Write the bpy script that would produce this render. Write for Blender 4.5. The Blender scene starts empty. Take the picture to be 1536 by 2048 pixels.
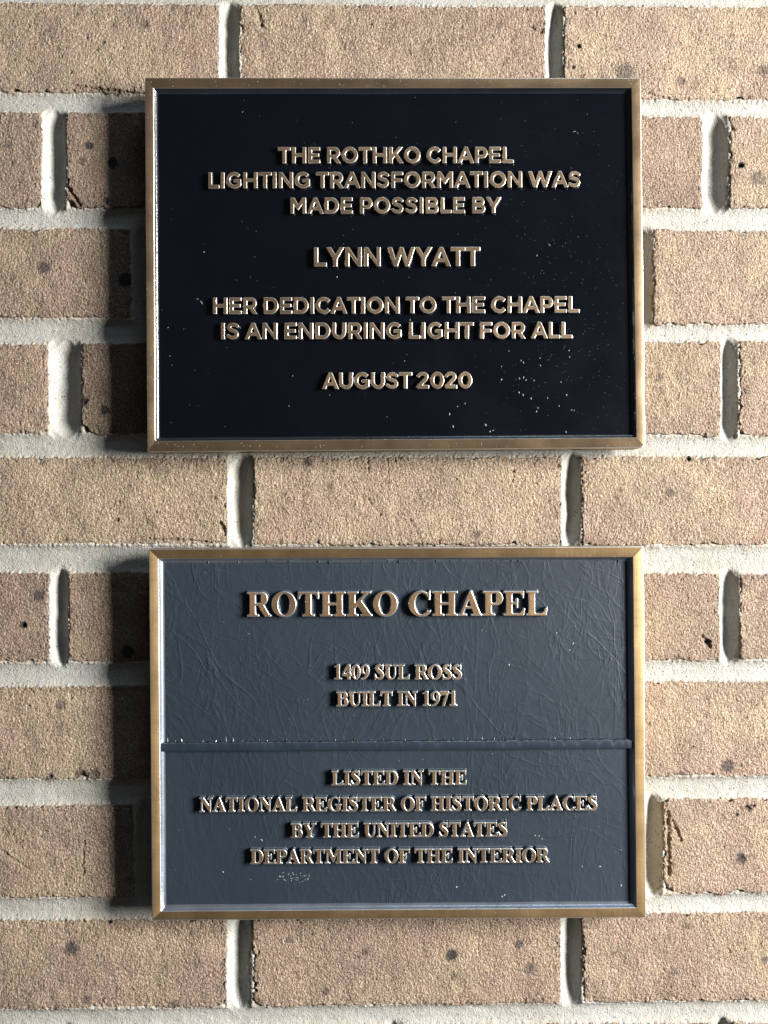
import bpy, math
import numpy as np

# ------------------------------------------------------------------ scene, camera, light
sc = bpy.context.scene
COL = sc.collection
D = 0.490            # camera distance from the brick faces (m)
FPX = 1542.0         # focal length in photograph pixels (photograph 1536 x 2048)
WZ = 1.5             # height of the picture centre above ground
H1 = 0.0175          # height of the plaque faces above the brick faces

cam = bpy.data.cameras.new("camera"); cam_o = bpy.data.objects.new("camera", cam); COL.objects.link(cam_o)
cam.sensor_fit = 'VERTICAL'; cam.sensor_height = 36.0
cam.lens = 36.0*FPX/2048.0
cam.clip_start = 0.01; cam.clip_end = 50
cam_o.location = (0, -D, WZ); cam_o.rotation_euler = (math.radians(90), 0, 0)
sc.camera = cam_o

world = bpy.data.worlds.new("World"); sc.world = world; world.use_nodes = True
bg = world.node_tree.nodes['Background']
bg.inputs['Color'].default_value = (0.92, 0.94, 1.0, 1); bg.inputs['Strength'].default_value = 0.036

def area(name, loc, tgt, sx, sy, power, col):
    l = bpy.data.lights.new(name, 'AREA'); l.shape = 'RECTANGLE'; l.size = sx; l.size_y = sy
    l.energy = power; l.color = col
    o = bpy.data.objects.new(name, l); COL.objects.link(o)
    from mathutils import Vector
    d = Vector(tgt)-Vector(loc)
    o.location = loc; o.rotation_euler = d.to_track_quat('-Z', 'Y').to_euler()
    return o
# the bright doorway to the right of the wall, and the cooler daylight from above
area("doorway_daylight", (1.56, -0.80, WZ+0.26), (0, 0, WZ-0.04), 0.46, 0.90, 146.0, (1.0, 0.975, 0.935))
area("overhead_daylight", (0.30, -0.62, WZ+1.30), (0, 0, WZ-0.1), 0.5, 0.2, 2.6, (0.66, 0.85, 1.0))

sc.view_settings.view_transform = 'Standard'; sc.view_settings.look = 'None'
sc.view_settings.exposure = 0.14; sc.view_settings.gamma = 1.0
sc.view_settings.use_curve_mapping = False

# ------------------------------------------------------------------ helpers
RNG = np.random.default_rng(7)
def loc_xy(px, py, h=0.0):
    k = (D-h)/FPX
    return (np.asarray(px, float)-768.0)*k, (1024.0-np.asarray(py, float))*k

def _hash(ix, iy, seed):
    h = (ix.astype(np.int64)*374761393 + iy.astype(np.int64)*668265263 + seed*1442695041) & 0xffffffff
    h = ((h ^ (h >> 13))*1274126177) & 0xffffffff
    h = (h ^ (h >> 16)) & 0xffffffff
    return h/4294967295.0
def gnoise(x, y, seed=0):
    ix = np.floor(x); iy = np.floor(y); fx = x-ix; fy = y-iy
    ux = fx*fx*fx*(fx*(fx*6-15)+10); uy = fy*fy*fy*(fy*(fy*6-15)+10)
    def g(a, b):
        t = _hash(ix+a, iy+b, seed)*2*np.pi
        return np.cos(t)*(fx-a)+np.sin(t)*(fy-b)
    n00, n10, n01, n11 = g(0, 0), g(1, 0), g(0, 1), g(1, 1)
    return 1.5*((n00*(1-ux)+n10*ux)*(1-uy)+(n01*(1-ux)+n11*ux)*uy)
def fbm(x, y, seed=0, octv=4, gain=0.5):
    s = 0; a = 1.0; f = 1.0
    for i in range(octv):
        s = s+a*gnoise(x*f, y*f, seed+i*17); a *= gain; f *= 2.03
    return s
def sstep(a, b, x):
    t = np.clip((x-a)/(b-a), 0, 1); return t*t*(3-2*t)

def mesh_from(name, V, F, mats, midx=None, smooth=True, attrs=None):
    me = bpy.data.meshes.new(name)
    V = np.ascontiguousarray(V, dtype=np.float32); F = np.ascontiguousarray(F, dtype=np.int32)
    n = F.shape[1]
    me.vertices.add(len(V)); me.vertices.foreach_set("co", V.ravel())
    me.loops.add(F.size); me.loops.foreach_set("vertex_index", F.ravel())
    me.polygons.add(len(F)); me.polygons.foreach_set("loop_start", np.arange(0, F.size, n, dtype=np.int32))
    for m in (mats if isinstance(mats, (list, tuple)) else [mats]): me.materials.append(m)
    if midx is not None: me.polygons.foreach_set("material_index", np.ascontiguousarray(midx, dtype=np.int32))
    me.polygons.foreach_set("use_smooth", np.full(len(F), smooth, dtype=bool))
    for k, v in (attrs or {}).items():
        a = me.attributes.new(k, 'FLOAT', 'POINT'); a.data.foreach_set("value", np.ascontiguousarray(v, dtype=np.float32))
    me.update(calc_edges=True)
    return me
def link(name, me, parent=None, loc=(0, 0, 0)):
    o = bpy.data.objects.new(name, me); COL.objects.link(o)
    if parent is not None: o.parent = parent
    o.location = loc
    return o
def grid_faces(nx, ny):
    i = np.arange(nx-1)[None, :]; j = np.arange(ny-1)[:, None]
    a = (j*nx+i).ravel()
    return np.stack([a, a+1, a+nx+1, a+nx], 1)

# ------------------------------------------------------------------ materials
def new_mat(name):
    m = bpy.data.materials.new(name); m.use_nodes = True
    nt = m.node_tree; b = nt.nodes['Principled BSDF']
    return m, nt, b
class NT:
    def __init__(s, nt): s.nt = nt
    def n(s, t, **kw):
        nd = s.nt.nodes.new(t)
        for k, v in kw.items():
            if k.startswith('_'): setattr(nd, k[1:], v)
        return nd
    def lk(s, a, b): s.nt.links.new(a, b)
    def coord(s, scale=(1, 1, 1), rot=(0, 0, 0), out='Object', loc=(0, 0, 0)):
        g = s.n('ShaderNodeNewGeometry'); mp = s.n('ShaderNodeMapping')
        s.lk(g.outputs['Position'], mp.inputs['Vector'])
        mp.inputs['Scale'].default_value = scale; mp.inputs['Rotation'].default_value = rot
        mp.inputs['Location'].default_value = loc
        return mp.outputs[0]
    def noise(s, vec, scale, detail=3, rough=0.5, dist=0.0):
        t = s.n('ShaderNodeTexNoise'); s.lk(vec, t.inputs['Vector'])
        t.inputs['Scale'].default_value = scale; t.inputs['Detail'].default_value = detail
        t.inputs['Roughness'].default_value = rough; t.inputs['Distortion'].default_value = dist
        return t.outputs['Fac']
    def voro(s, vec, scale, feat='F1', rnd=1.0):
        t = s.n('ShaderNodeTexVoronoi'); t.feature = feat; s.lk(vec, t.inputs['Vector'])
        t.inputs['Scale'].default_value = scale; t.inputs['Randomness'].default_value = rnd
        return t
    def mr(s, v, a, b, c=0.0, d=1.0, smooth=False):
        t = s.n('ShaderNodeMapRange'); s.lk(v, t.inputs[0])
        if smooth: t.interpolation_type = 'SMOOTHSTEP'
        t.inputs[1].default_value = a; t.inputs[2].default_value = b
        t.inputs[3].default_value = c; t.inputs[4].default_value = d
        return t.outputs[0]
    def math(s, op, a, b=None, clamp=False):
        t = s.n('ShaderNodeMath'); t.operation = op; t.use_clamp = clamp
        for i, v in enumerate((a, b)):
            if v is None: continue
            if isinstance(v, (int, float)): t.inputs[i].default_value = v
            else: s.lk(v, t.inputs[i])
        return t.outputs[0]
    def mix(s, f, a, b, mode='MIX'):
        t = s.n('ShaderNodeMix'); t.data_type = 'RGBA'; t.blend_type = mode
        if isinstance(f, (int, float)): t.inputs[0].default_value = f
        else: s.lk(f, t.inputs[0])
        for i, v in ((6, a), (7, b)):
            if isinstance(v, tuple): t.inputs[i].default_value = (*v, 1)
            else: s.lk(v, t.inputs[i])
        return t.outputs[2]
    def attr(s, name, typ='GEOMETRY'):
        t = s.n('ShaderNodeAttribute'); t.attribute_name = name; t.attribute_type = typ
        return t
    def bump(s, h, dist, strength=1.0, prev=None):
        t = s.n('ShaderNodeBump'); s.lk(h, t.inputs['Height'])
        t.inputs['Distance'].default_value = dist; t.inputs['Strength'].default_value = strength
        if prev is not None: s.lk(prev, t.inputs['Normal'])
        return t.outputs[0]

def brick_material():
    m, nt, b = new_mat("sand_faced_brick"); N = NT(nt)
    co = N.coord()
    tone = N.attr("tone", 'OBJECT').outputs['Fac']          # 0 rosy .. 1 buff
    lum = N.attr("value", 'OBJECT').outputs['Fac']
    spot = N.attr("spot").outputs['Fac']
    big = N.noise(co, 14, 3, 0.55)
    med = N.noise(co, 60, 3, 0.6)
    t = N.math('ADD', tone, N.mr(big, 0.33, 0.67, -0.9, 0.9))
    c = N.mix(N.mr(t, 0, 1), (0.47, 0.287, 0.210), (0.61, 0.465, 0.275))
    c = N.mix(N.mr(med, 0.35, 0.72, 0, 0.55), c, (0.475, 0.335, 0.27))
    c = N.mix(N.mr(N.noise(co, 11, 3, 0.6), 0.47, 0.62, 0, 0.55), c, (0.27, 0.18, 0.145))
    c = N.mix(N.mr(N.noise(N.coord(loc=(5, 5, 5)), 26, 3, 0.6), 0.52, 0.62, 0, 0.6), c, (0.62, 0.49, 0.28))
    c = N.mix(N.mr(N.noise(N.coord(loc=(2, 7, 3)), 48, 4, 0.65), 0.46, 0.62, 0, 0.55), c, (0.25, 0.165, 0.12))
    # grains: pale sand and darker clay between
    g = N.noise(co, 1150, 2, 0.7)
    c = N.mix(N.mr(g, 0.38, 0.62), N.mix(0.55, c, (0.14, 0.08, 0.055)), N.mix(0.45, c, (0.90, 0.78, 0.63)))
    c = N.mix(N.mr(N.noise(co, 520, 2, 0.6), 0.40, 0.64, 0.30, 0.0), c, (0.17, 0.10, 0.07))
    rim = N.attr('rim').outputs['Fac']
    c = N.mix(N.math('MULTIPLY', N.attr('grime').outputs['Fac'], N.mr(N.noise(co, 130, 3, 0.6), 0.40, 0.62, 0, 0.75)), c, (0.12, 0.085, 0.065))
    c = N.mix(N.math('MULTIPLY', rim, N.mr(N.noise(co, 320, 3, 0.6), 0.48, 0.62, 0, 0.85)), c, (0.55, 0.51, 0.43))
    # scattered dark iron flecks
    v = N.voro(co, 70)
    sz = N.noise(co, 33, 1)
    fl = N.math('MULTIPLY', N.mr(v.outputs['Distance'], 0.05, 0.13, 1, 0, True), N.mr(sz, 0.58, 0.64))
    c = N.mix(N.math('MULTIPLY', fl, 0.55), c, (0.09, 0.075, 0.07))
    sp = N.math('MULTIPLY', spot, N.mr(N.noise(co, 500, 2), 0.25, 0.6, 1.0, 1.25))
    c = N.mix(N.math('MINIMUM', sp, 0.95), c, (0.050, 0.045, 0.048))
    c = N.mix(1.0, c, lum, 'MULTIPLY')
    N.lk(c, b.inputs['Base Color']); b.inputs['Roughness'].default_value = 0.92
    b.inputs['Specular IOR Level'].default_value = 0.25
    cs = N.coord((1.0, 1.0, 0.72))
    h1 = N.noise(cs, 740, 4, 0.78, 0.0)
    vg = N.voro(cs, 800)
    h2 = N.mr(vg.outputs['Distance'], 0.0, 0.75, 1.0, 0.0)
    big2 = N.mr(N.noise(co, 45, 2), 0.35, 0.65, 0.65, 1.15)
    h = N.math('MULTIPLY', N.math('ADD', h1, N.math('MULTIPLY', h2, 0.30)), big2)
    nb = N.bump(h, 0.0066, 1.0)
    pv = N.voro(co, 170)
    pit = N.math('MULTIPLY', N.mr(pv.outputs['Distance'], 0.08, 0.3, 0, 1, True), 1.0)
    pm = N.mr(N.noise(co, 90, 1), 0.5, 0.62)
    pit2 = N.mix(pm, (1, 1, 1), pit)
    nb = N.bump(pit2, 0.0006, 1.0, nb)
    N.lk(nb, b.inputs['Normal'])
    return m

def mortar_material():
    m, nt, b = new_mat("lime_mortar"); N = NT(nt)
    co = N.coord()
    n1 = N.noise(co, 18, 4, 0.6); n2 = N.noise(co, 700, 2, 0.6)
    c = N.mix(N.mr(n1, 0.35, 0.65), (0.35, 0.338, 0.302), (0.395, 0.40, 0.385))
    c = N.mix(N.mr(n2, 0.3, 0.7, 0, 0.5), c, (0.27, 0.255, 0.22))
    v = N.voro(co, 420)
    sz = N.noise(co, 240, 1)
    fl = N.math('MULTIPLY', N.mr(v.outputs['Distance'], 0.14, 0.30, 1, 0, True), N.mr(sz, 0.52, 0.60))
    c = N.mix(N.math('MULTIPLY', fl, 0.8), c, (0.08, 0.072, 0.06))
    edge = N.attr("edge").outputs['Fac']
    c = N.mix(N.math('MULTIPLY', edge, N.mr(N.noise(co, 260, 2), 0.42, 0.62, 0, 0.6)), c, (0.47, 0.38, 0.28))
    N.lk(c, b.inputs['Base Color']); b.inputs['Roughness'].default_value = 0.93
    b.inputs['Specular IOR Level'].default_value = 0.2
    h = N.math('ADD', N.math('MULTIPLY', N.noise(co, 1100, 3, 0.7), 0.95), N.math('MULTIPLY', N.noise(co, 260, 2, 0.5), 0.7))
    nb = N.bump(h, 0.00085, 1.0)
    N.lk(nb, b.inputs['Normal'])
    return m

def bronze_material(name, base, rough, streak, aniso=0.0, tan=(0, 0, 1)):
    m, nt, b = new_mat(name); N = NT(nt)
    co = N.coord()
    n = N.noise(co, 45, 4, 0.6)
    brx = N.noise(N.coord((20, 20, 1500) if tan[2] else (1500, 20, 20)), 1.0, 3, 0.6)
    bry = N.noise(N.coord((900, 20, 60) if tan[2] else (60, 20, 900)), 1.0, 3, 0.6)
    c = N.mix(N.mr(n, 0.3, 0.7), tuple(x*0.82 for x in base), tuple(min(1, x*1.1) for x in base))
    br = N.math('MULTIPLY', N.math('ADD', brx, bry), 0.5)
    c = N.mix(N.mr(br, 0.35, 0.65, 0, streak), c, tuple(x*0.55 for x in base))
    sp = N.voro(co, 300); sm = N.noise(co, 120, 1)
    fl = N.math('MULTIPLY', N.mr(sp.outputs['Distance'], 0.10, 0.2, 1, 0, True), N.mr(sm, 0.64, 0.68))
    c = N.mix(N.math('MULTIPLY', fl, 0.6), c, (0.85, 0.78, 0.66))
    N.lk(c, b.inputs['Base Color']); b.inputs['Metallic'].default_value = 0.85
    b.inputs['Anisotropic'].default_value = aniso
    cx = N.n('ShaderNodeCombineXYZ')
    for i in range(3): cx.inputs[i].default_value = tan[i]
    N.lk(cx.outputs[0], b.inputs['Tangent'])
    N.lk(N.mr(n, 0.3, 0.7, rough-0.05, rough+0.07), b.inputs['Roughness'])
    N.lk(N.bump(N.math('ADD', br, N.math('MULTIPLY', N.noise(co, 500, 2), 0.3)), 0.00006*(1+streak*2), 1.0), b.inputs['Normal'])
    return m

def gloss_black():
    m, nt, b = new_mat("gloss_black_enamel"); N = NT(nt)
    co = N.coord()
    b.inputs['Base Color'].default_value = (0.0018, 0.0026, 0.0046, 1)
    n = N.noise(co, 30, 4, 0.6)
    N.lk(N.mr(n, 0.3, 0.7, 0.16, 0.24), b.inputs['Roughness'])
    h = N.math('ADD', N.noise(co, 55, 3, 0.5), N.math('MULTIPLY', N.noise(co, 420, 2, 0.5), 0.05))
    N.lk(N.bump(h, 0.0002, 1.0), b.inputs['Normal'])
    return m

def slate_leather():
    m, nt, b = new_mat("crinkled_slate_paint"); N = NT(nt)
    co = N.coord()
    n = N.noise(co, 10, 4, 0.6)
    c = N.mix(N.mr(n, 0.3, 0.7), (0.0125, 0.0200, 0.030), (0.0155, 0.0245, 0.0365))
    N.lk(c, b.inputs['Base Color'])
    N.lk(N.mr(n, 0.3, 0.7, 0.56, 0.64), b.inputs['Roughness'])
    b.inputs['Specular IOR Level'].default_value = 0.36
    warp = N.n('ShaderNodeTexNoise'); N.lk(co, warp.inputs['Vector']); warp.inputs['Scale'].default_value = 22
    hs = None
    mask = N.mr(N.noise(co, 13, 2, 0.6), 0.38, 0.62, 0.25, 1.0)
    for k, (sc_, rot, sx, w, amp) in enumerate([(48, 0.5, 0.30, .030, 1.0), (60, -0.55, 0.28, .034, 0.9), (95, 0.15, 0.35, .05, .7),
                                               (80, 1.1, 0.35, .04, .7), (120, -0.25, 0.42, .06, .6), (55, -1.15, 0.3, .03, .7), (75, .0, .25, .04, .8)]):
        v = N.coord((1, 1, sx), (0, rot, 0), loc=(k*3.1, 0, k*1.7))
        # rotate first, then stretch along the crease
        mp1 = N.n('ShaderNodeMapping'); g = N.n('ShaderNodeNewGeometry'); N.lk(g.outputs['Position'], mp1.inputs['Vector'])
        mp1.inputs['Rotation'].default_value = (0, rot, 0)
        mp2 = N.n('ShaderNodeMapping'); N.lk(mp1.outputs[0], mp2.inputs['Vector'])
        mp2.inputs['Scale'].default_value = (1, 1, sx); mp2.inputs['Location'].default_value = (k*3.1, k, k*1.7)
        f = N.noise(mp2.outputs[0], sc_, 2.5, 0.5, 0.6)
        d = N.math('ABSOLUTE', N.math('SUBTRACT', f, 0.5))
        r = N.math('MULTIPLY', N.mr(d, 0.0, w, 1, 0, True), amp)
        gate = N.mr(N.noise(mp2.outputs[0], 19+4*k, 1), 0.42, 0.56)
        r = N.math('MULTIPLY', r, gate)
        hs = r if hs is None else N.math('ADD', hs, r)
    hs = N.math('MULTIPLY', hs, mask)
    sm = N.noise(co, 380, 2, 0.5)
    nb = N.bump(N.math('ADD', hs, N.math('MULTIPLY', N.noise(co, 160, 3, 0.55), 1.7)), 0.000115, 1.0)
    nb = N.bump(sm, 0.00006, 1.0, nb)
    N.lk(nb, b.inputs['Normal'])
    return m

def plain(name, col, rough, metal=0.0, spec=0.5, bumpd=0.0, bs=400):
    m, nt, b = new_mat(name); N = NT(nt); co = N.coord()
    n = N.noise(co, 80, 3)
    N.lk(N.mix(N.mr(n, 0.3, 0.7), tuple(x*0.85 for x in col), tuple(min(1, x*1.12) for x in col)), b.inputs['Base Color'])
    b.inputs['Roughness'].default_value = rough; b.inputs['Metallic'].default_value = metal
    b.inputs['Specular IOR Level'].default_value = spec
    if bumpd: N.lk(N.bump(N.noise(co, bs, 3), bumpd, 1.0), b.inputs['Normal'])
    return m

M_BRICK = brick_material(); M_MORTAR = mortar_material()
M_BRZ1 = bronze_material("satin_bronze", (0.27, 0.19, 0.115), 0.40, 0.15, 0.5, (0, 0, 1))
M_BRZ1V = bronze_material("satin_bronze_upright", (0.27, 0.19, 0.115), 0.40, 0.15, 0.5, (1, 0, 0))
M_BRZ2 = bronze_material("brushed_bronze", (0.32, 0.215, 0.11), 0.50, 0.40, 0.45, (0, 0, 1))
M_BRZ2V = bronze_material("brushed_bronze_upright_lit", (0.51, 0.355, 0.18), 0.55, 0.40, 0.45, (1, 0, 0))  # paler base than the horizontals: light caught by the uprights is painted in
M_BRZL = bronze_material("brushed_bronze_letters", (0.33, 0.205, 0.105), 0.47, 0.35, 0.2, (1, 0, 0))
M_BRZK = bronze_material("satin_bronze_letters", (0.24, 0.165, 0.10), 0.47, 0.1, 0.0, (1, 0, 0))
M_BLK = gloss_black(); M_SLATE = slate_leather()
M_SIDE1 = plain("black_enamel_on_letter_sides", (0.010, 0.011, 0.014), 0.20, 0.0, 1.0, 0.00012, 500)
M_SIDE2 = plain("slate_paint_on_letter_sides", (0.045, 0.06, 0.075), 0.28, 0.0, 1.0, 0.00012, 500)
M_EDGE1 = plain("highlight_bronze_edge", (0.66, 0.61, 0.54), 0.34, 0.9, 0.5, 0.0001, 900)  # pale metal along the rims, edge highlights put into the colour
M_WALL2 = plain("slate_gloss_highlight", (0.26, 0.29, 0.34), 0.30, 0.8, 0.8, 0.00006, 300)  # much paler than the field paint, to paint in bright highlight lines
M_EDGE2 = plain("highlight_pale_edge", (0.70, 0.71, 0.71), 0.38, 0.9, 0.5, 0.0001, 900)  # near-white tint paints the rim highlights of letters and frame
M_DIV = plain("slate_paint_on_divider", (0.014, 0.0225, 0.0335), 0.42, 0.0, 0.5, 0.00003, 600)
M_DUST = plain("pale_dust", (0.28, 0.29, 0.285), 0.8)
M_BACK = plain("dark_bronze_casting", (0.10, 0.085, 0.06), 0.5, 0.6)

# ------------------------------------------------------------------ the brick wall
wall = bpy.data.objects.new("brick_wall", None); COL.objects.link(wall)
wall.location = (0, 0, WZ); wall.rotation_euler = (math.radians(90), 0, 0)
wall["label"] = "tan sand-faced brick wall with pale grey mortar joints behind the two plaques"
wall["category"] = "brick wall"

SLOPE_REF = 1536.0
# (y top at x=0, at x=1536, y bottom at x=0, at x=1536, [ (x0,x1) bricks ])
ROWS = [
    ((-215, -206, -28, -18), [(-540, 70), (112, 745), (790, 1400), (1440, 2060)]),
    ((4, 12, 184, 201), [(-185, 437), (479, 1092), (1127, 1745)]),
    ((223, 232, 417, 417), [(-530, 82), (131, 740), (784, 1406), (1459, 2070)]),
    ((455, 461, 636, 650), [(-370, 262), (308, 925), (970, 1262), (1307, 1925)]),
    ((687, 682, 868, 873), [(-520, 95), (162, 780), (822, 1442), (1478, 2090)]),
    ((914, 912, 1090, 1092), [(-160, 455), (506, 1124), (1163, 1780)]),
    ((1145, 1147, 1327, 1321), [(-510, 98), (136, 760), (800, 1441), (1481, 2090)]),
    ((1373, 1362, 1560, 1553), [(-130, 488), (530, 1100), (1140, 1765)]),
    ((1612, 1597, 1798, 1788), [(-350, 268), (306, 920), (960, 1284), (1327, 1945)]),
    ((1841, 1825, 2022, 2003), [(-165, 453), (504, 1122), (1165, 1785)]),
    ((2062, 2046, 2250, 2240), [(-500, 110), (150, 765), (810, 1425), (1465, 2080)]),
]
# dark iron spots, and holes with their shade painted dark: x, y, radius, strength, pit depth (mm)
SPOTS = [(180, 291, 9, .8, 0), (165, 322, 7, .55, 0), (225, 325, 11, .9, 0), (215, 402, 7, .8, 0), (18, 290, 9, .4, 0),
         (88, 535, 13, .65, 0), (250, 560, 14, .95, 0), (170, 803, 8, .9, .6), (211, 820, 10, .8, 0),
         (78, 1192, 13, .7, 0), (47, 1250, 8, .95, 1.6), (255, 1303, 13, .9, 0), (122, 1410, 11, .55, 0),
         (143, 1897, 14, .7, 0), (173, 2000, 9, .5, 0), (350, 2008, 10, .5, 0), (1038, 1888, 9, .6, 0), (903, 1911, 12, .85, .3),
         (907, 1952, 8, .45, 0), (1062, 1937, 12, .5, 0), (580, 1880, 8, .5, 0), (730, 1903, 8, .5, 0), (652, 1983, 9, .6, 0),
         (1484, 1717, 11, .75, .6), (1455, 1532, 14, .65, 0), (1360, 1555, 12, .6, .5), (1250, 144, 20, .55, 0), (1158, 92, 4.5, 1, 2.0),
         (1147, 134, 4, .8, .8), (1362, 162, 9, .5, .4), (1482, 331, 7, .75, 2.4), (1516, 355, 15, .5, 0), (1342, 984, 9, .5, 0), (1160, 1000, 6, .5, 0),
         (616, 926, 8, .7, 0), (660, 972, 8, .4, 0), (290, 50, 9, .45, .3), (230, 52, 7, .35, 0), (1528, 140, 12, .5, 0), (208, 85, 4, .7, .6),
         (1416, 1284, 7, .9, 1.2), (950, 1070, 10, .45, .4), (1318, 755, 8, .45, 0), (235, 1040, 5, .6, .6), (1415, 1430, 7, .3, 0),
         (1372, 1853, 8, .4, 0), (1348, 1943, 8, .4, 0), (1530, 1920, 9, .5, 0), (510, 1912, 5, .9, 1.2), (511, 1982, 5, .9, 1.2),
         (60, 1560, 8, .5, .6), (100, 1553, 7, .6, .8), (165, 1553, 15, .7, .9), (190, 1548, 12, .5, .8), (1000, 50, 8, .4, 0),
         (1240, 980, 6, .4, .3), (1405, 915, 8, .6, 1.0), (1378, 918, 6, .6, 1.0), (610, 40, 7, .3, 0), (1497, 1618, 9, .4, 1.2), (1474, 1630, 5, .5, 1.0)]
# long chips and cracks: x0,y0,x1,y1, half width px, depth mm
CRACKS = [(516, 22, 524, 52, 4, .9), (1150, 28, 1085, 60, 3.5, .7), (1060, 52, 1085, 66, 4, 1.0), (168, 1684, 166, 1750, 2.5, .9), (133, 372, 160, 410, 4, 1.6),
          (1345, 1640, 1362, 1680, 4, 1.0), (1336, 1625, 1338, 1750, 5, 1.2), (820, 1040, 845, 1088, 4, .5), (736, 1000, 760, 1030, 3, .5),
          (735, 915, 737, 940, 2.5, .7), (1027, 940, 1025, 962, 2.5, .8), (150, 172, 260, 186, 4, 1.2), (440, 1045, 455, 1075, 5, 1.4),
          (300, 1078, 450, 1086, 3, .9), (0, 1560, 120, 1565, 3, .8), (1170, 1898, 1166, 1930, 3, .8), (1405, 1272, 1420, 1295, 4, 1.2),
          (1298, 187, 1350, 200, 2.5, 1.0), (0, 1700, 60, 1740, 3, .6), (20, 1650, 32, 1685, 3, .5), (1480, 1616, 1508, 1612, 3, 1.2), (680, 1840, 715, 1850, 3, .6)]
SP = np.array(SPOTS, float)

def row_y(r, x, which):
    a, b, c, d = r
    return (a+(b-a)*x/SLOPE_REF) if which == 0 else (c+(d-c)*x/SLOPE_REF)
# warmth and value per brick: rows x bricks
TONE = {1: [.55, .45, .75], 2: [.2, .15, .3, .7, .35], 3: [.25, .2, .3, .55], 4: [.25, .0, .5, .4, .3], 5: [.75, .8, .45], 6: [.2, .15, .5, .3, .4],
        7: [.6, .5, .6], 8: [.35, .2, .3, .45], 9: [.45, .35, .5]}
VAL = {1: [.95, .93, 1.04], 2: [.84, .80, .9, .98, .98], 3: [.84, .9, .9, 1.0], 4: [.92, .62, .9, .96, .96], 5: [.98, 1.0, 1.0], 6: [.82, .8, .9, .96, .97],
       7: [.98, .9, 1.05], 8: [.95, .9, .9, 1.06], 9: [1.0, .98, 1.02]}
CORNERS = {(3, 0): (2, 9, 2, 5), (2, 0): (2, 3, 9, 2), (2, 1): (2, 2, 2, 10), (4, 1): (2, 2, 2, 12), (8, 3): (4, 2, 2, 12), (9, 0): (2, 2, 10, 2),
           (9, 1): (2, 3, 3, 6), (4, 0): (2, 3, 7, 2), (8, 0): (2, 9, 3, 2), (1, 2): (3, 2, 2, 2), (5, 0): (2, 3, 4, 2), (6, 3): (2, 2, 4, 2)}   # TL, TR, BR, BL (mm)

def axis_samples(half, fine):
    near = np.arange(0, 3.2, min(fine, 0.45)*1.0)
    n = max(4, int(round((2*half-6.4)/fine)))
    mid = np.linspace(3.2, 2*half-3.2, n)
    return np.concatenate([near, mid, (2*half-near)[::-1]])-half   # mm from centre

def dist_seg(px, py, x0, y0, x1, y1):
    dx, dy = x1-x0, y1-y0; t = np.clip(((px-x0)*dx+(py-y0)*dy)/(dx*dx+dy*dy+1e-9), 0, 1)
    return np.hypot(px-x0-t*dx, py-y0-t*dy)

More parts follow.
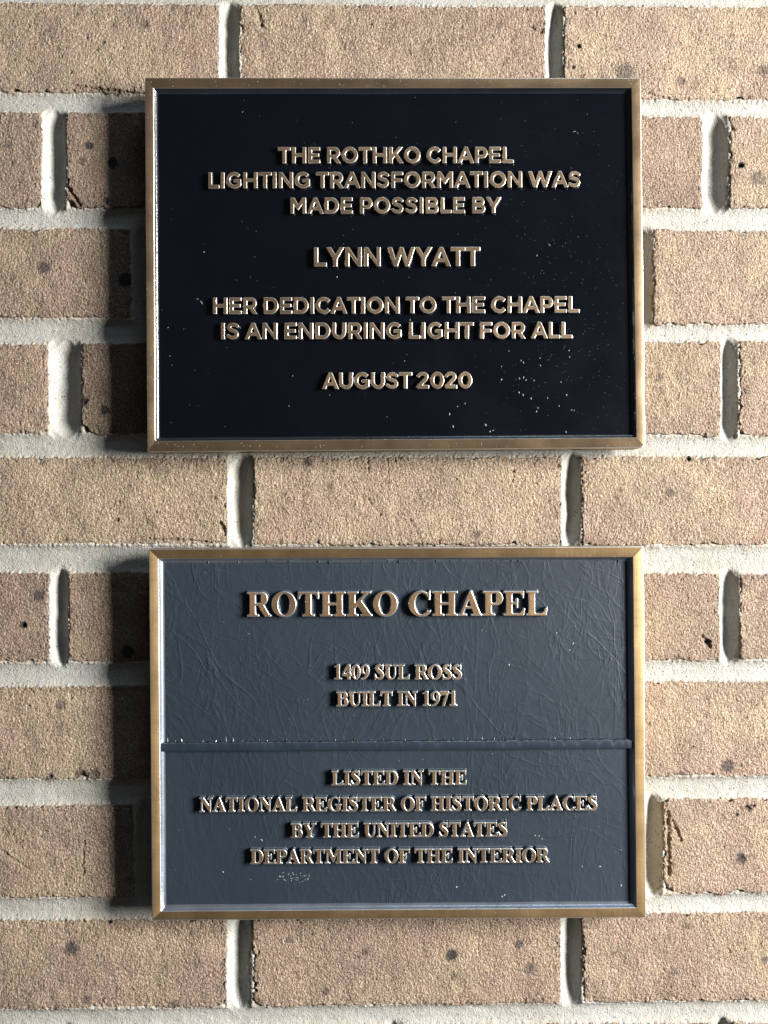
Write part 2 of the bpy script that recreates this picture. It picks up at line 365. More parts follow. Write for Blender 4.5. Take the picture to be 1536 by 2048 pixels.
KW = D/FPX*1000.0    # mm per photograph pixel at the brick faces
def build_brick(ri, bi, r, x0, x1):
    xm = 0.5*(x0+x1)
    yt, yb = row_y(r, xm, 0), row_y(r, xm, 1)
    rot = math.atan2(((r[1]-r[0])+(r[3]-r[2]))*0.5, SLOPE_REF)
    cx, cy = loc_xy(xm, 0.5*(yt+yb))
    hw = 0.5*(x1-x0)*KW; hh = 0.5*(yb-yt)*KW
    hidden = x1 < -5 or x0 > 1545 or yb < -5 or yt > 2055 or (x0 > 300 and x1 < 1285 and (yt > 170 and yb < 890 or yt > 1110 and yb < 1825))
    fine = 3.0 if hidden else 0.60
    seed = ri*31+bi*7+3
    xs = axis_samples(hw, fine); ys = axis_samples(hh, fine)
    nx, ny = len(xs), len(ys)
    U, V = np.meshgrid(xs, ys)
    X = U.copy(); Y = V.copy()
    # rounded corners (square -> arc)
    cr = CORNERS.get((ri, bi), (1.6, 1.6, 1.6, 1.6))
    for (sx, sy, rad) in ((-1, 1, cr[0]), (1, 1, cr[1]), (1, -1, cr[2]), (-1, -1, cr[3])):
        a = (sx*U-(hw-rad))/rad; b_ = (sy*V-(hh-rad))/rad
        m = (a > 0) & (b_ > 0)
        mx = np.maximum(a, b_); ln = np.hypot(a, b_)+1e-9
        X = np.where(m, sx*(hw-rad+a/ln*mx*rad), X); Y = np.where(m, sy*(hh-rad+b_/ln*mx*rad), Y)
    # distance from the border in parameter space
    dx = hw-np.abs(U); dy = hh-np.abs(V); d = np.minimum(dx, dy)
    # irregular outline: push the border in and out
    fall = np.exp(-d/4.0)
    ex = np.sign(U)*np.exp(-dx/4.0); ey = np.sign(V)*np.exp(-dy/4.0)
    w1 = 0.9*fbm(X/26+seed, Y/26+9.1, seed, 2)+0.5*fbm(X/4.2, Y/4.2, seed+5, 3, .6)
    w2 = 0.9*fbm(X/26-4, Y/26-seed, seed+1, 2)+0.5*fbm(X/4.2, Y/4.2, seed+6, 3, .6)
    w1 = w1+0.55*fbm(X/8.5, Y/8.5, seed+15, 2); w2 = w2+0.55*fbm(X/8.5, Y/8.5, seed+16, 2)
    chip = np.clip(fbm(X/9, Y/9, seed+11, 2)-0.30, 0, 1)*4.0
    X = X+ex*(w1-chip); Y = Y+ey*(w2-chip)
    # relief
    gx, gy = X+float(cx)*1000, Y+float(cy)*1000
    rr = 1.3+0.9*(fbm(X/6, Y/6, seed+21, 2)+0.2).clip(-.5, 1.2)
    t = np.clip(1-d/np.maximum(rr, .5), 0, 1)
    Z = -1.6*(1-np.sqrt(np.clip(1-t*t, 0, 1)))
    Z += 0.5*fbm(gx/38, gy/38, seed+40, 2)+0.30*fbm(gx/11, gy/13, seed+43, 2)
    Z += 0.16*fbm(gx/5.5, gy/7.5, 77, 2)+0.27*fbm(gx/1.55, gy/1.95, 90, 2, .5)
    Z -= 0.55*np.clip(fbm(gx/3.4, gy/3.8, 55, 2)-0.62, 0, 1)*2      # little pits
    Z -= np.exp(-d/3.0)*0.5*np.clip(fbm(gx/2.4, gy/2.4, 66, 2)+.15, 0, 1)*2   # ragged rim
    if not hidden: Z += RNG.normal(0, 0.045, Z.shape)
    # coordinates in photograph pixels for the marks read off the picture
    c_, s_ = math.cos(-rot), math.sin(-rot)
    WX = (X*c_-Y*s_)+float(cx)*1000; WY = (X*s_+Y*c_)+float(cy)*1000
    PX = 768+WX/KW; PY = 1024-WY/KW
    spot = np.zeros_like(X)
    wob = 1+0.35*fbm(gx/1.8, gy/1.8, 12, 2)
    for sx_, sy_, sr, st, dp in SPOTS:
        if sx_ < x0-30 or sx_ > x1+30 or sy_ < yt-30 or sy_ > yb+30: continue
        q = np.hypot(PX-sx_, PY-sy_)*wob/sr
        spot = np.maximum(spot, st*(1-sstep(0.62, 1.25, q)))
        if dp: Z -= dp*(1-sstep(0.35, 0.85, q))
    for a0, b0, a1, b1, w, dp in CRACKS:
        if max(a0, a1) < x0-10 or min(a0, a1) > x1+10 or max(b0, b1) < yt-12 or min(b0, b1) > yb+12: continue
        q = dist_seg(PX+3*fbm(gx/2, gy/2, 3, 2), PY+3*fbm(gx/2, gy/2, 4, 2), a0, b0, a1, b1)/w
        Z -= dp*(1-sstep(0.3, 1.1, q))
    # skirt rings back into the joint
    verts = np.stack([X, Y, Z], -1).reshape(-1, 3)
    F = grid_faces(nx, ny)
    idx = np.arange(nx*ny).reshape(ny, nx)
    ring = np.concatenate([idx[0, :-1], idx[:-1, -1], idx[-1, :0:-1], idx[:0:-1, 0]])
    base = verts[ring].copy(); base[:, 2] = -10.0
    nb_ = len(verts); verts = np.concatenate([verts, base])
    k = len(ring); a = np.arange(k); b2 = (a+1) % k
    F2 = np.stack([ring[a], nb_+a, nb_+b2, ring[b2]], 1)
    F = np.concatenate([F, F2])
    sp = np.concatenate([spot.ravel(), np.zeros(k)])
    rimv = np.exp(-d/1.6)*(fbm(gx/11, gy/11, 31, 2) > -0.05)
    gv = np.exp(-d/3.2)*sstep(0.0, 0.5, fbm(gx/22, gy/12, 37, 2))
    gr = np.concatenate([gv.ravel(), np.zeros(k)])
    rm = np.concatenate([rimv.ravel(), np.ones(k)])
    me = mesh_from("brick", verts*0.001, F, M_BRICK, attrs={"spot": sp, "rim": rm, "grime": gr})
    o = link("brick", me, wall, (float(cx), float(cy), float(RNG.uniform(-0.0004, 0.0003))))
    o.rotation_euler = (0, 0, -rot)
    o["tone"] = float(TONE.get(ri, [.4]*9)[bi] if bi < len(TONE.get(ri, [.4]*9)) else .4)
    o["value"] = float(VAL.get(ri, [.92]*9)[bi] if bi < len(VAL.get(ri, [.92]*9)) else .92)

for ri, (r, bs) in enumerate(ROWS):
    for bi, (x0, x1) in enumerate(bs):
        build_brick(ri, bi, r, x0, x1)

def build_mortar():
    step = 0.72
    x0, x1 = loc_xy(-560, 0)[0]*1000, loc_xy(2110, 0)[0]*1000
    ytop, ybot = loc_xy(0, -225)[1]*1000, loc_xy(0, 2262)[1]*1000
    fx0, fx1 = float(loc_xy(-20, 0)[0])*1000, float(loc_xy(1556, 0)[0])*1000
    xs = np.concatenate([np.arange(float(x0), fx0, 2.4), np.arange(fx0, fx1, step), np.arange(fx1, float(x1), 2.4)])
    ys = np.arange(float(ybot), float(ytop), step*1.0)
    X, Y = np.meshgrid(xs, ys)
    PX = 768+X/KW; PY = 1024-Y/KW
    dmin = np.full(X.shape, 1e9)        # mm outside the nearest brick (negative = under it)
    vdep = np.zeros(X.shape)
    for r, bs in ROWS:
        yt = row_y(r, PX, 0); yb = row_y(r, PX, 1)
        for (a, b) in bs:
            dd = np.maximum(np.maximum(a-PX, PX-b), np.maximum(yt-PY, PY-yb))*KW
            dmin = np.minimum(dmin, dd)
        for k in range(len(bs)-1):
            a, b = bs[k][1], bs[k+1][0]
            h = (b-a)*0.5*KW; xc = 0.5*(a+b)
            xw = xc + 5.0*gnoise(PY/80.0, PX*0+k*3.3+float(bs[0][0])*.01, 5+k)+1.2*gnoise(PY/16.0, PX*0+k, 8+k)
            h = h*(0.93+0.22*gnoise(PY/60.0, PX*0+k*1.7+float(bs[1][0])*.013, 15+k))
            hgt = np.clip((np.minimum(PY-yt+10, yb+10-PY)*KW)/15.0, 0, 1)     # tapered ends running into the bed joint
            hgt = np.clip(hgt*(2-hgt), 0, 1)
            q = np.abs((PX-xw)*KW)/(h*0.98*np.maximum(0.12+0.88*hgt, .05))
            vdep = np.maximum(vdep, np.where(hgt > 0, 1, 0)*(4.2*hgt)*np.clip(1-q*q, 0, 1)**0.95)
    q = np.clip(dmin/5.5, 0, 1)
    zb = -1.0-1.9*(q*(2-q))
    zb += -0.4*gnoise(X/60, Y/30, 8)+0.28*fbm(X/18, Y/9, 9, 2)
    near = np.exp(-np.clip(dmin, 0, 9)/1.3)
    Z = np.minimum(zb, -0.7-vdep) if False else zb-np.clip(vdep-0.15, 0, 9)
    Z += near*0.75*fbm(X/1.7, Y/1.7, 10, 3, .6)+0.6*np.exp(-np.clip(dmin, 0, 9)/2.5)*np.clip(fbm(X/9, Y/9, 19, 2), 0, 1)*(0.5+fbm(X/1.3, Y/1.3, 20, 2))
    Z += 0.09*fbm(X/2.0, Y/2.0, 14, 3, .6)+RNG.normal(0, 0.03, Z.shape)
    Z += 0.6*np.exp(-((dmin-0.5)/0.45)**2)*sstep(-0.2, 0.5, fbm(X/16, Y/9, 44, 2))*(0.7+0.6*fbm(X/1.6, Y/1.6, 45, 2))
    Z = np.where(dmin < -1.0, Z-1.2*np.clip(-dmin-1.0, 0, 3), Z)
    F = grid_faces(len(xs), len(ys))
    keep = (dmin.ravel()[F] > -4.2).any(1)
    F = F[keep]
    used = np.unique(F); remap = np.full(X.size, -1); remap[used] = np.arange(len(used))
    V = np.stack([X, Y, Z], -1).reshape(-1, 3)[used]*0.001
    edge = near.ravel()[used]
    me = mesh_from("mortar", V, remap[F], M_MORTAR, attrs={"edge": edge})
    link("mortar", me, wall)
build_mortar()

# ------------------------------------------------------------------ lettering: implicit shapes on a grid
class G:
    """a glyph drawn as a signed field (negative inside), units 1/1000 em"""
    def __init__(s, w, pad=120, step=10, h=740):
        s.w = w; s.xs = np.arange(-pad, w+pad+step, step); s.ys = np.arange(-pad-20, h+pad, step)
        s.X, s.Y = np.meshgrid(s.xs.astype(float), s.ys.astype(float)); s.f = np.full(s.X.shape, 1e4)
    def box_(s, x0, y0, x1, y1):
        dx = np.abs(s.X-(x0+x1)/2)-abs(x1-x0)/2; dy = np.abs(s.Y-(y0+y1)/2)-abs(y1-y0)/2
        return np.hypot(np.maximum(dx, 0), np.maximum(dy, 0))+np.minimum(np.maximum(dx, dy), 0)
    def ell_(s, cx, cy, rx, ry):
        px, py = (s.X-cx), (s.Y-cy)
        k0 = np.hypot(px/rx, py/ry); k1 = np.hypot(px/rx**2, py/ry**2)+1e-9
        return np.where(k0 < 0.05, -min(rx, ry), k0*(k0-1)/k1)
    def poly_(s, pts):
        P = np.array(pts, float); n = len(P); d = np.full(s.X.shape, 1e9); ins = np.zeros(s.X.shape, bool)
        for i in range(n):
            a, b = P[i], P[(i+1) % n]
            d = np.minimum(d, dist_seg(s.X, s.Y, a[0], a[1], b[0], b[1]))
            if a[1] != b[1]:
                c = (a[1] > s.Y) != (b[1] > s.Y)
                ins ^= c & (s.X < (b[0]-a[0])*(s.Y-a[1])/(b[1]-a[1])+a[0])
        return np.where(ins, -d, d)
    def stroke_(s, pts):
        """pts: (x, y, half width); Catmull-Rom through them"""
        P = np.array(pts, float); Q = [P[0]]
        E = np.vstack([2*P[0]-P[1], P, 2*P[-1]-P[-2]])
        for i in range(1, len(E)-2):
            for t in np.linspace(0, 1, 7)[1:]:
                Q.append(0.5*((2*E[i])+(-E[i-1]+E[i+1])*t+(2*E[i-1]-5*E[i]+4*E[i+1]-E[i+2])*t*t+(-E[i-1]+3*E[i]-3*E[i+1]+E[i+2])*t**3))
        Q = np.array(Q); f = np.full(s.X.shape, 1e9)
        for a, b in zip(Q[:-1], Q[1:]):
            dx, dy = b[0]-a[0], b[1]-a[1]
            t = np.clip(((s.X-a[0])*dx+(s.Y-a[1])*dy)/(dx*dx+dy*dy+1e-9), 0, 1)
            f = np.minimum(f, np.hypot(s.X-a[0]-t*dx, s.Y-a[1]-t*dy)-(a[2]+(b[2]-a[2])*t))
        return f
    def add(s, *fs):
        for f in fs: s.f = np.minimum(s.f, f)
        return s
    def cut(s, *fs):
        for f in fs: s.f = np.maximum(s.f, -f)
        return s
    def box(s, *a): return s.add(s.box_(*a))
    def poly(s, *p): return s.add(s.poly_(p))
    def bowl(s, x0, xr, y0, y1, tx, ty, rx=None):
        hy = (y1-y0)/2; r = rx or hy; cy = (y0+y1)/2
        o = np.minimum(s.box_(x0, y0, xr-r, y1), s.ell_(xr-r, cy, r, hy))
        i = np.minimum(s.box_(x0+10, y0+ty, xr-r, y1-ty), s.ell_(xr-r, cy, r-tx, hy-ty))
        return s.add(np.maximum(o, -i))
    def ring(s, cx, cy, rx, ry, tx, ty, icx=None):
        return s.add(np.maximum(s.ell_(cx, cy, rx, ry), -s.ell_(cx if icx is None else icx, cy, rx-tx, ry-ty)))

def sans(ch):
    W = dict(A=752, B=700, C=732, D=762, E=645, F=630, G=780, H=775, I=285, K=730, L=585, M=850, N=780, O=830, P=670, R=712, S=640,
             T=620, U=745, W=1110, Y=700)
    W.update({'2': 632, '0': 716}); w = W[ch]; g = G(w)
    b, p = g.box, g.poly
    if ch == 'T': b(15, 568, 605, 700); b(233, 0, 387, 700)
    elif ch == 'H': b(65, 0, 217, 700); b(558, 0, 710, 700); b(150, 284, 630, 420)
    elif ch == 'E': b(65, 0, 217, 700); b(100, 570, 598, 700); b(100, 0, 603, 130); b(100, 288, 550, 415)
    elif ch == 'F': b(65, 0, 217, 700); b(100, 568, 602, 700); b(100, 268, 555, 398)
    elif ch == 'L': b(65, 0, 217, 700); b(100, 0, 562, 134)
    elif ch == 'I': b(66, 0, 219, 700)
    elif ch == 'N': b(65, 0, 213, 700); b(567, 0, 715, 700); p((65, 700), (206, 700), (715, 0), (585, 0))
    elif ch == 'M': b(65, 0, 213, 700); b(637, 0, 785, 700); p((65, 700), (228, 700), (425, 385), (622, 700), (785, 700), (785, 660), (430, 150), (420, 150), (65, 660))
    elif ch == 'A': p((0, 0), (306, 705), (446, 705), (752, 0), (590, 0), (376, 525), (162, 0)); b(180, 150, 570, 278)
    elif ch == 'K': b(65, 0, 217, 700); p((150, 300), (500, 700), (690, 700), (215, 165), (150, 165)); p((300, 360), (520, 0), (712, 0), (405, 460))
    elif ch == 'P': b(65, 0, 217, 700); g.bowl(65, 632, 205, 700, 152, 132)
    elif ch == 'R': b(65, 0, 217, 700); g.bowl(65, 650, 220, 700, 152, 130); p((300, 270), (490, 0), (672, 0), (480, 285))
    elif ch == 'B': b(65, 0, 217, 700); g.bowl(65, 615, 325, 700, 146, 124); g.bowl(65, 655, 0, 392, 150, 124)
    elif ch == 'D': b(65, 0, 217, 700); g.bowl(65, 715, 0, 700, 155, 136, 340)
    elif ch == 'O': g.ring(415, 350, 372, 362, 157, 142)
    elif ch == '0': g.ring(358, 350, 310, 362, 155, 138)
    elif ch in 'CG':
        cx = 405
        g.ring(cx, 350, 362, 362, 157, 142)
        if ch == 'C': g.cut(g.poly_([(cx+50, 350), (cx+400, 690), (cx+700, 350), (cx+400, 10)]))
        else:
            g.cut(g.poly_([(cx+30, 350), (cx+370, 690), (cx+700, 350), (cx+500, 180), (cx+330, 178), (cx+30, 260)]))
            b(400, 262, 722, 388); g.add(g.poly_([(570, 388), (722, 388), (722, 95), (640, 45), (570, 95)]))
    elif ch == 'S':
        g.add(g.stroke_([(520, 566, 62), (430, 615, 64), (305, 634, 66), (185, 600, 70), (140, 510, 74), (190, 425, 74), (315, 368, 72), (440, 315, 74),
                         (496, 210, 74), (440, 105, 70), (305, 66, 66), (185, 85, 64), (92, 145, 62)]))
    elif ch == 'U':
        r = np.maximum(np.maximum(g.ell_(372, 310, 310, 320), -g.ell_(372, 310, 157, 180)), g.Y-310)
        g.add(r); b(62, 300, 215, 700); b(529, 300, 682, 700)
    elif ch == 'W':
        p((5, 700), (170, 700), (326, 220), (482, 703), (628, 703), (784, 220), (940, 700), (1105, 700), (855, -3), (715, -3), (555, 450), (395, -3), (255, -3))
    elif ch == 'Y': p((0, 700), (180, 700), (350, 420), (520, 700), (700, 700), (427, 270), (427, 0), (273, 0), (273, 270))
    elif ch == '2':
        g.add(g.stroke_([(98, 545, 66), (180, 618, 68), (310, 640, 68), (430, 600, 72), (470, 505, 74), (425, 400, 74), (310, 285, 72), (150, 130, 70), (110, 90, 66)]))
        b(52, 0, 575, 132)
    return g

SW = dict(A=722, B=667, C=722, D=722, E=667, F=611, G=778, H=778, I=389, K=778, L=667, M=944, N=722, O=778, P=611, R=722, S=556, T=667, U=722, Y=722)
def serif(ch):
    w = SW.get(ch, 500); g = G(w); b, p = g.box, g.poly
    T = 34
    def slab(x0, x1, a, c, y, d):   # serif from x0..x1 bracketed onto the stem a..c at height y, growing in direction d
        g.poly((x0, y), (x1, y), (x1, y+d*T), (c+28, y+d*(T+8)), (c, y+d*(T+48)), (a, y+d*(T+48)), (a-28, y+d*(T+8)), (x0, y+d*T))
    def stem(a, c, lo=None, hi=None, y0=0, y1=676):
        b(a, y0, c, y1)
        if lo: slab(lo[0], lo[1], a, c, 0, 1)
        if hi: slab(hi[0], hi[1], a, c, 676, -1)
    if ch == 'I': stem(115, 275, (20, 370), (20, 370))
    elif ch == 'H': stem(108, 268, (21, 357), (21, 357)); stem(510, 670, (422, 759), (422, 759)); b(200, 315, 600, 362)
    elif ch == 'T':
        stem(254, 414, (160, 508)); b(31, 636, 636, 676)
        p((31, 676), (31, 490), (62, 490), (85, 570), (130, 620), (200, 645), (200, 676)); p((636, 676), (636, 490), (605, 490), (582, 570), (537, 620), (467, 645), (467, 676))
    elif ch in 'EF':
        stem(104, 264, (16, 320), (16, 300)); b(150, 634, 600, 676); p((605, 676), (605, 490), (575, 490), (550, 570), (500, 620), (420, 642), (420, 676))
        b(200, 328, 400, 370); p((430, 470), (430, 215), (398, 215), (385, 280), (345, 335), (345, 362), (385, 405), (398, 470))
        if ch == 'E': b(150, 0, 610, 42); p((608, 0), (641, 185), (608, 190), (570, 110), (510, 60), (430, 36), (430, 0))
        else: slab(16, 370, 104, 264, 0, 1)
    elif ch == 'L':
        stem(104, 264, (19, 320), (19, 360)); b(150, 0, 610, 42); p((606, 0), (640, 200), (606, 205), (565, 115), (500, 62), (420, 36), (420, 0))
    elif ch in 'PR':
        stem(104, 264, (26 if ch == 'R' else 16, 360), (20, 250))
        g.bowl(180, 600 if ch == 'P' else 620, 300 if ch == 'P' else 322, 676, 162, 42, 175)
        if ch == 'R': p((330, 345), (545, 0), (715, 0), (715, 32), (670, 50), (490, 350)); b(540, 0, 715, 34)
    elif ch == 'B':
        stem(104, 264, (16, 300), (16, 300)); g.bowl(180, 585, 340, 676, 155, 42, 160); g.bowl(180, 622, 0, 378, 162, 42, 180)
    elif ch == 'D': stem(104, 264, (14, 320), (14, 320)); g.bowl(180, 692, 0, 676, 170, 42, 300)
    elif ch == 'O': g.ring(389, 338, 354, 353, 170, 40)
    elif ch == '0': g.ring(250, 338, 226, 350, 130, 36)
    elif ch in 'CG':
        g.add(np.maximum(g.ell_(395, 338, 352, 353), -g.ell_(430, 338, 215, 315)))
        g.cut(g.box_(560 if ch == 'C' else 600, 150, 1000, 560))
        if ch == 'C': g.cut(g.poly_([(430, 338), (900, 560), (900, 210), (610, 120)])); g.cut(g.box_(700, -100, 1000, 800))
        p((600, 620), (648, 691), (672, 691), (668, 448), (640, 448), (615, 540), (560, 600))
        if ch == 'G':
            b(530, 60, 690, 320); b(440, 292, 757, 326); g.cut(g.box_(693, -50, 1000, 285)); p((530, 100), (690, 80), (620, 10), (500, 0), (480, 60))
            slab(440, 757, 530, 690, 326, -1)
        else: g.add(g.stroke_([(480, 12, 26), (580, 50, 30), (660, 120, 22)]))
    elif ch == 'S':
        g.add(g.stroke_([(455, 560, 20), (400, 622, 26), (290, 655, 34), (170, 610, 62), (140, 520, 74), (190, 440, 82), (300, 360, 88), (400, 270, 82), (428, 170, 74), (385, 75, 60),
                         (270, 22, 36), (150, 50, 26), (75, 140, 20)]))
        p((440, 691), (468, 691), (474, 462), (446, 462), (425, 540), (390, 600)); p((35, -19), (62, -19), (110, 60), (90, 120), (66, 225), (36, 225))
    elif ch == 'K':
        stem(108, 268, (30, 360), (30, 360)); p((230, 300), (575, 640), (650, 650), (330, 300), (300, 240), (230, 240)); slab(455, 735, 590, 620, 676, -1)
        p((300, 370), (545, 25), (745, 25), (430, 455)); slab(440, 769, 560, 700, 0, 1)
    elif ch == 'A':
        p((70, 20), (345, 690), (395, 690), (370, 600), (140, 20)); p((345, 690), (395, 690), (670, 20), (490, 20), (315, 480), (330, 600)); b(185, 205, 480, 250)
        b(9, 0, 255, T); b(390, 0, 700, T); p((480, 30), (690, 30), (655, 60), (470, 70))
    elif ch == 'M':
        b(112, 15, 160, 660); slab(14, 270, 112, 160, 0, 1); b(14, 642, 300, 676); p((112, 676), (300, 676), (505, 215), (440, 60), (112, 660))
        p((440, 60), (470, 60), (715, 676), (640, 676), (470, 270)); stem(672, 832, (590, 925), None); b(660, 642, 925, 676); p((640, 676), (700, 676), (832, 560), (672, 560))
    elif ch == 'N':
        b(108, 15, 156, 640); slab(16, 262, 108, 156, 0, 1); b(16, 642, 240, 676); p((60, 676), (240, 676), (560, 260), (606, 60), (606, -18), (570, -18), (108, 600))
        b(562, 0, 608, 660); slab(460, 705, 562, 608, 676, -1)
    elif ch == 'U':
        stem(100, 260, None, (16, 360), 230, 676); slab(450, 705, 558, 604, 676, -1); b(558, 230, 604, 660)
        r = np.maximum(np.maximum(g.ell_(352, 240, 252, 258), -g.ell_(409, 240, 149, 200)), g.Y-240); g.add(r)
    elif ch == 'Y':
        p((80, 650), (260, 650), (430, 350), (445, 250), (285, 250)); p((385, 300), (590, 650), (645, 650), (430, 280)); b(285, 0, 445, 300); slab(190, 545, 285, 445, 0, 1)
        b(12, 642, 335, 676); b(480, 642, 712, 676)
    elif ch == '1': stem(185, 330, (65, 442), None, 0, 688); p((65, 610), (65, 580), (110, 590), (185, 560), (330, 640), (330, 688), (285, 688))
    elif ch == '4':
        b(275, 0, 415, 688); p((19, 160), (19, 245), (275, 688), (330, 688), (330, 600), (275, 560), (85, 262), (475, 262), (475, 160))
    elif ch == '9':
        g.ring(248, 465, 225, 223, 128, 36); g.add(g.stroke_([(410, 440, 62), (400, 300, 60), (330, 150, 48), (200, 40, 32), (60, 8, 18)]))
    elif ch == '7':
        p((17, 676), (477, 676), (477, 640), (250, -13), (150, -13), (340, 530), (90, 530), (40, 455), (17, 460))
    return g

def blur(f, n=1):
    for _ in range(n):
        f = np.pad(f, 1, mode='edge')
        f = (f[:-2, 1:-1]+f[2:, 1:-1]+f[1:-1, :-2]+f[1:-1, 2:]+4*f[1:-1, 1:-1]+0.5*(f[:-2, :-2]+f[2:, 2:]+f[:-2, 2:]+f[2:, :-2]))/10.0
    return f

def letter_mesh(ch, font, cap_mm, relief, draft, mats, grow, seed, lip=0.40):
    g = sans(ch) if font == 'sans' else serif(ch)
    unit = cap_mm/(700.0 if font == 'sans' else 676.0)
    f = blur(g.f, 2)*unit-grow                            # mm, negative inside
    X = g.X*unit; Y = g.Y*unit
    t = np.clip(f/draft, 0, 1)
    r0 = lip                                              # rounded lip, then the draft down to the field
    fc = np.clip(f, 0, None); fl = np.minimum(fc, 0.86*r0)
    Z = -(r0-np.sqrt(np.maximum(r0*r0-fl*fl, 0)))
    zz = -(r0-r0*math.sqrt(1-0.86**2)); u = np.clip((fc-0.86*r0)/max(draft-0.86*r0, .05), 0, 1)
    Z = Z + (-relief-zz)*(0.6*u**0.85+0.4*u*u*(3-2*u)) + 0.03*gnoise(X/2.0+seed, Y/2.0, seed)*(t < .02)
    F = grid_faces(len(g.xs), len(g.ys))
    fr = f.ravel()
    keep = (fr[F] < draft*1.04).any(1)
    F = F[keep]
    tf = fr[F].mean(1)
    mi = np.where(tf < -0.02, 0, np.where(tf < lip*0.92, 2, 1))
    used = np.unique(F); remap = np.full(X.size, -1); remap[used] = np.arange(len(used))
    V = np.stack([X-g.w*unit*0.5, Y, Z], -1).reshape(-1, 3)[used]*0.001
    return mesh_from("letter", V, remap[F], mats, mi)

_cache = {}
def text_line(root, text, font, xl, xr, yl, yr, cap, capref, relief, draft, mats, grow=0.0, xs=1.0, space=240, h=H1):
    """letters of one line: left/right edge and baseline at both ends in photograph pixels, cap height in pixels"""
    k = (D-h)/FPX*1000
    unit = cap*k/(700.0 if font == 'sans' else 676.0)
    adv = []
    for c in text:
        if c == ' ': adv.append(space)
        elif font == 'sans': adv.append(sans_w[c]*xs)
        else: adv.append(SW.get(c, 500)*xs)
    side0, side1 = 20, 20
    total = sum(adv)-side0-side1
    want = (xr-xl)*k/unit
    trk = (want-total)/(len(text)-1)
    x = -side0; wl = []
    for c, a in zip(text, adv):
        wl.append(x+a*0.5); x += a+trk
    for c, xc, a in zip(text, wl, adv):
        if c == ' ': continue
        px = xl+xc*unit/k
        py = yl+(yr-yl)*(px-xl)/(xr-xl)
        key = (c, font, capref)
        if key not in _cache:
            _cache[key] = letter_mesh(c, font, capref*k, relief, draft, mats, grow, len(_cache))
        X, Y = loc_xy(px, py, h)
        o = link("numeral" if c.isdigit() else "letter", _cache[key], root, (float(X), float(Y), 0))
        s = cap/capref
        o.scale = (s*xs, s, 1)
        o.rotation_euler = (0, 0, -math.atan2(yr-yl, xr-xl)+float(RNG.normal(0, 0.003)))
    print(text, 'tracking', round(trk, 1))
    return trk
sans_w = {c: sans(c).w for c in 'ABCDEFGHIKLMNOPRSTUWY20'}

# ------------------------------------------------------------------ plaques
def corner_loop(c, rad, n=6):
    """c: TL,TR,BR,BL points (mm); rad: radius per corner"""
    P = [np.array(p, float) for p in c]; out = []
    for i in range(4):
        p = P[i]; a = P[i-1]-p; b = P[(i+1) % 4]-p
        a /= np.linalg.norm(a); b /= np.linalg.norm(b); r = rad[i]
        p0 = p+a*r; p1 = p+b*r
        for t in np.linspace(0, 1, n):
            q = (1-t)**2*p0+2*t*(1-t)*(p*0.83+0.17*(p0+p1)/2)+t*t*p1 if r > 0 else p
            out.append(q)
    return np.array(out)
def inset(c, d):
    """move the four sides of a quad inwards by d mm"""
    P = [np.array(p, float) for p in c]; n = 4; L = []
    cen = sum(P)/4
    for i in range(4):
        a, b = P[i], P[(i+1) % 4]; e = (b-a)/np.linalg.norm(b-a); nn = np.array([-e[1], e[0]])
        if np.dot(cen-a, nn) < 0: nn = -nn
        L.append((a+nn*d, e))
    out = []
    for i in range(4):
        (p, e), (q, f) = L[i-1], L[i]
        t = np.linalg.solve(np.array([e, -f]).T, q-p); out.append(p+e*t[0])
    return out
def subdivide_loop(Lp, m):
    out = []
    for i in range(len(Lp)):
        a, b = Lp[i], Lp[(i+1) % len(Lp)]
        k = max(1, int(np.linalg.norm(b-a)/m))
        for t in range(k): out.append(a+(b-a)*t/k)
    return out
def rings_mesh(name, rings, mats, mids, wob=None):
    n = len(rings[0]); V = np.concatenate([np.array(r) for r in rings]); F = []; mi = []
    for k in range(len(rings)-1):
        for i in range(n):
            j = (i+1) % n
            F.append((k*n+i, k*n+j, (k+1)*n+j, (k+1)*n+i)); mi.append(3 if mids[k] == 0 and i in (9, 10, 11, 12, 13, 21, 22, 23, 0, 1) else mids[k])
    return mesh_from(name, V*0.001, np.array(F), mats, np.array(mi))

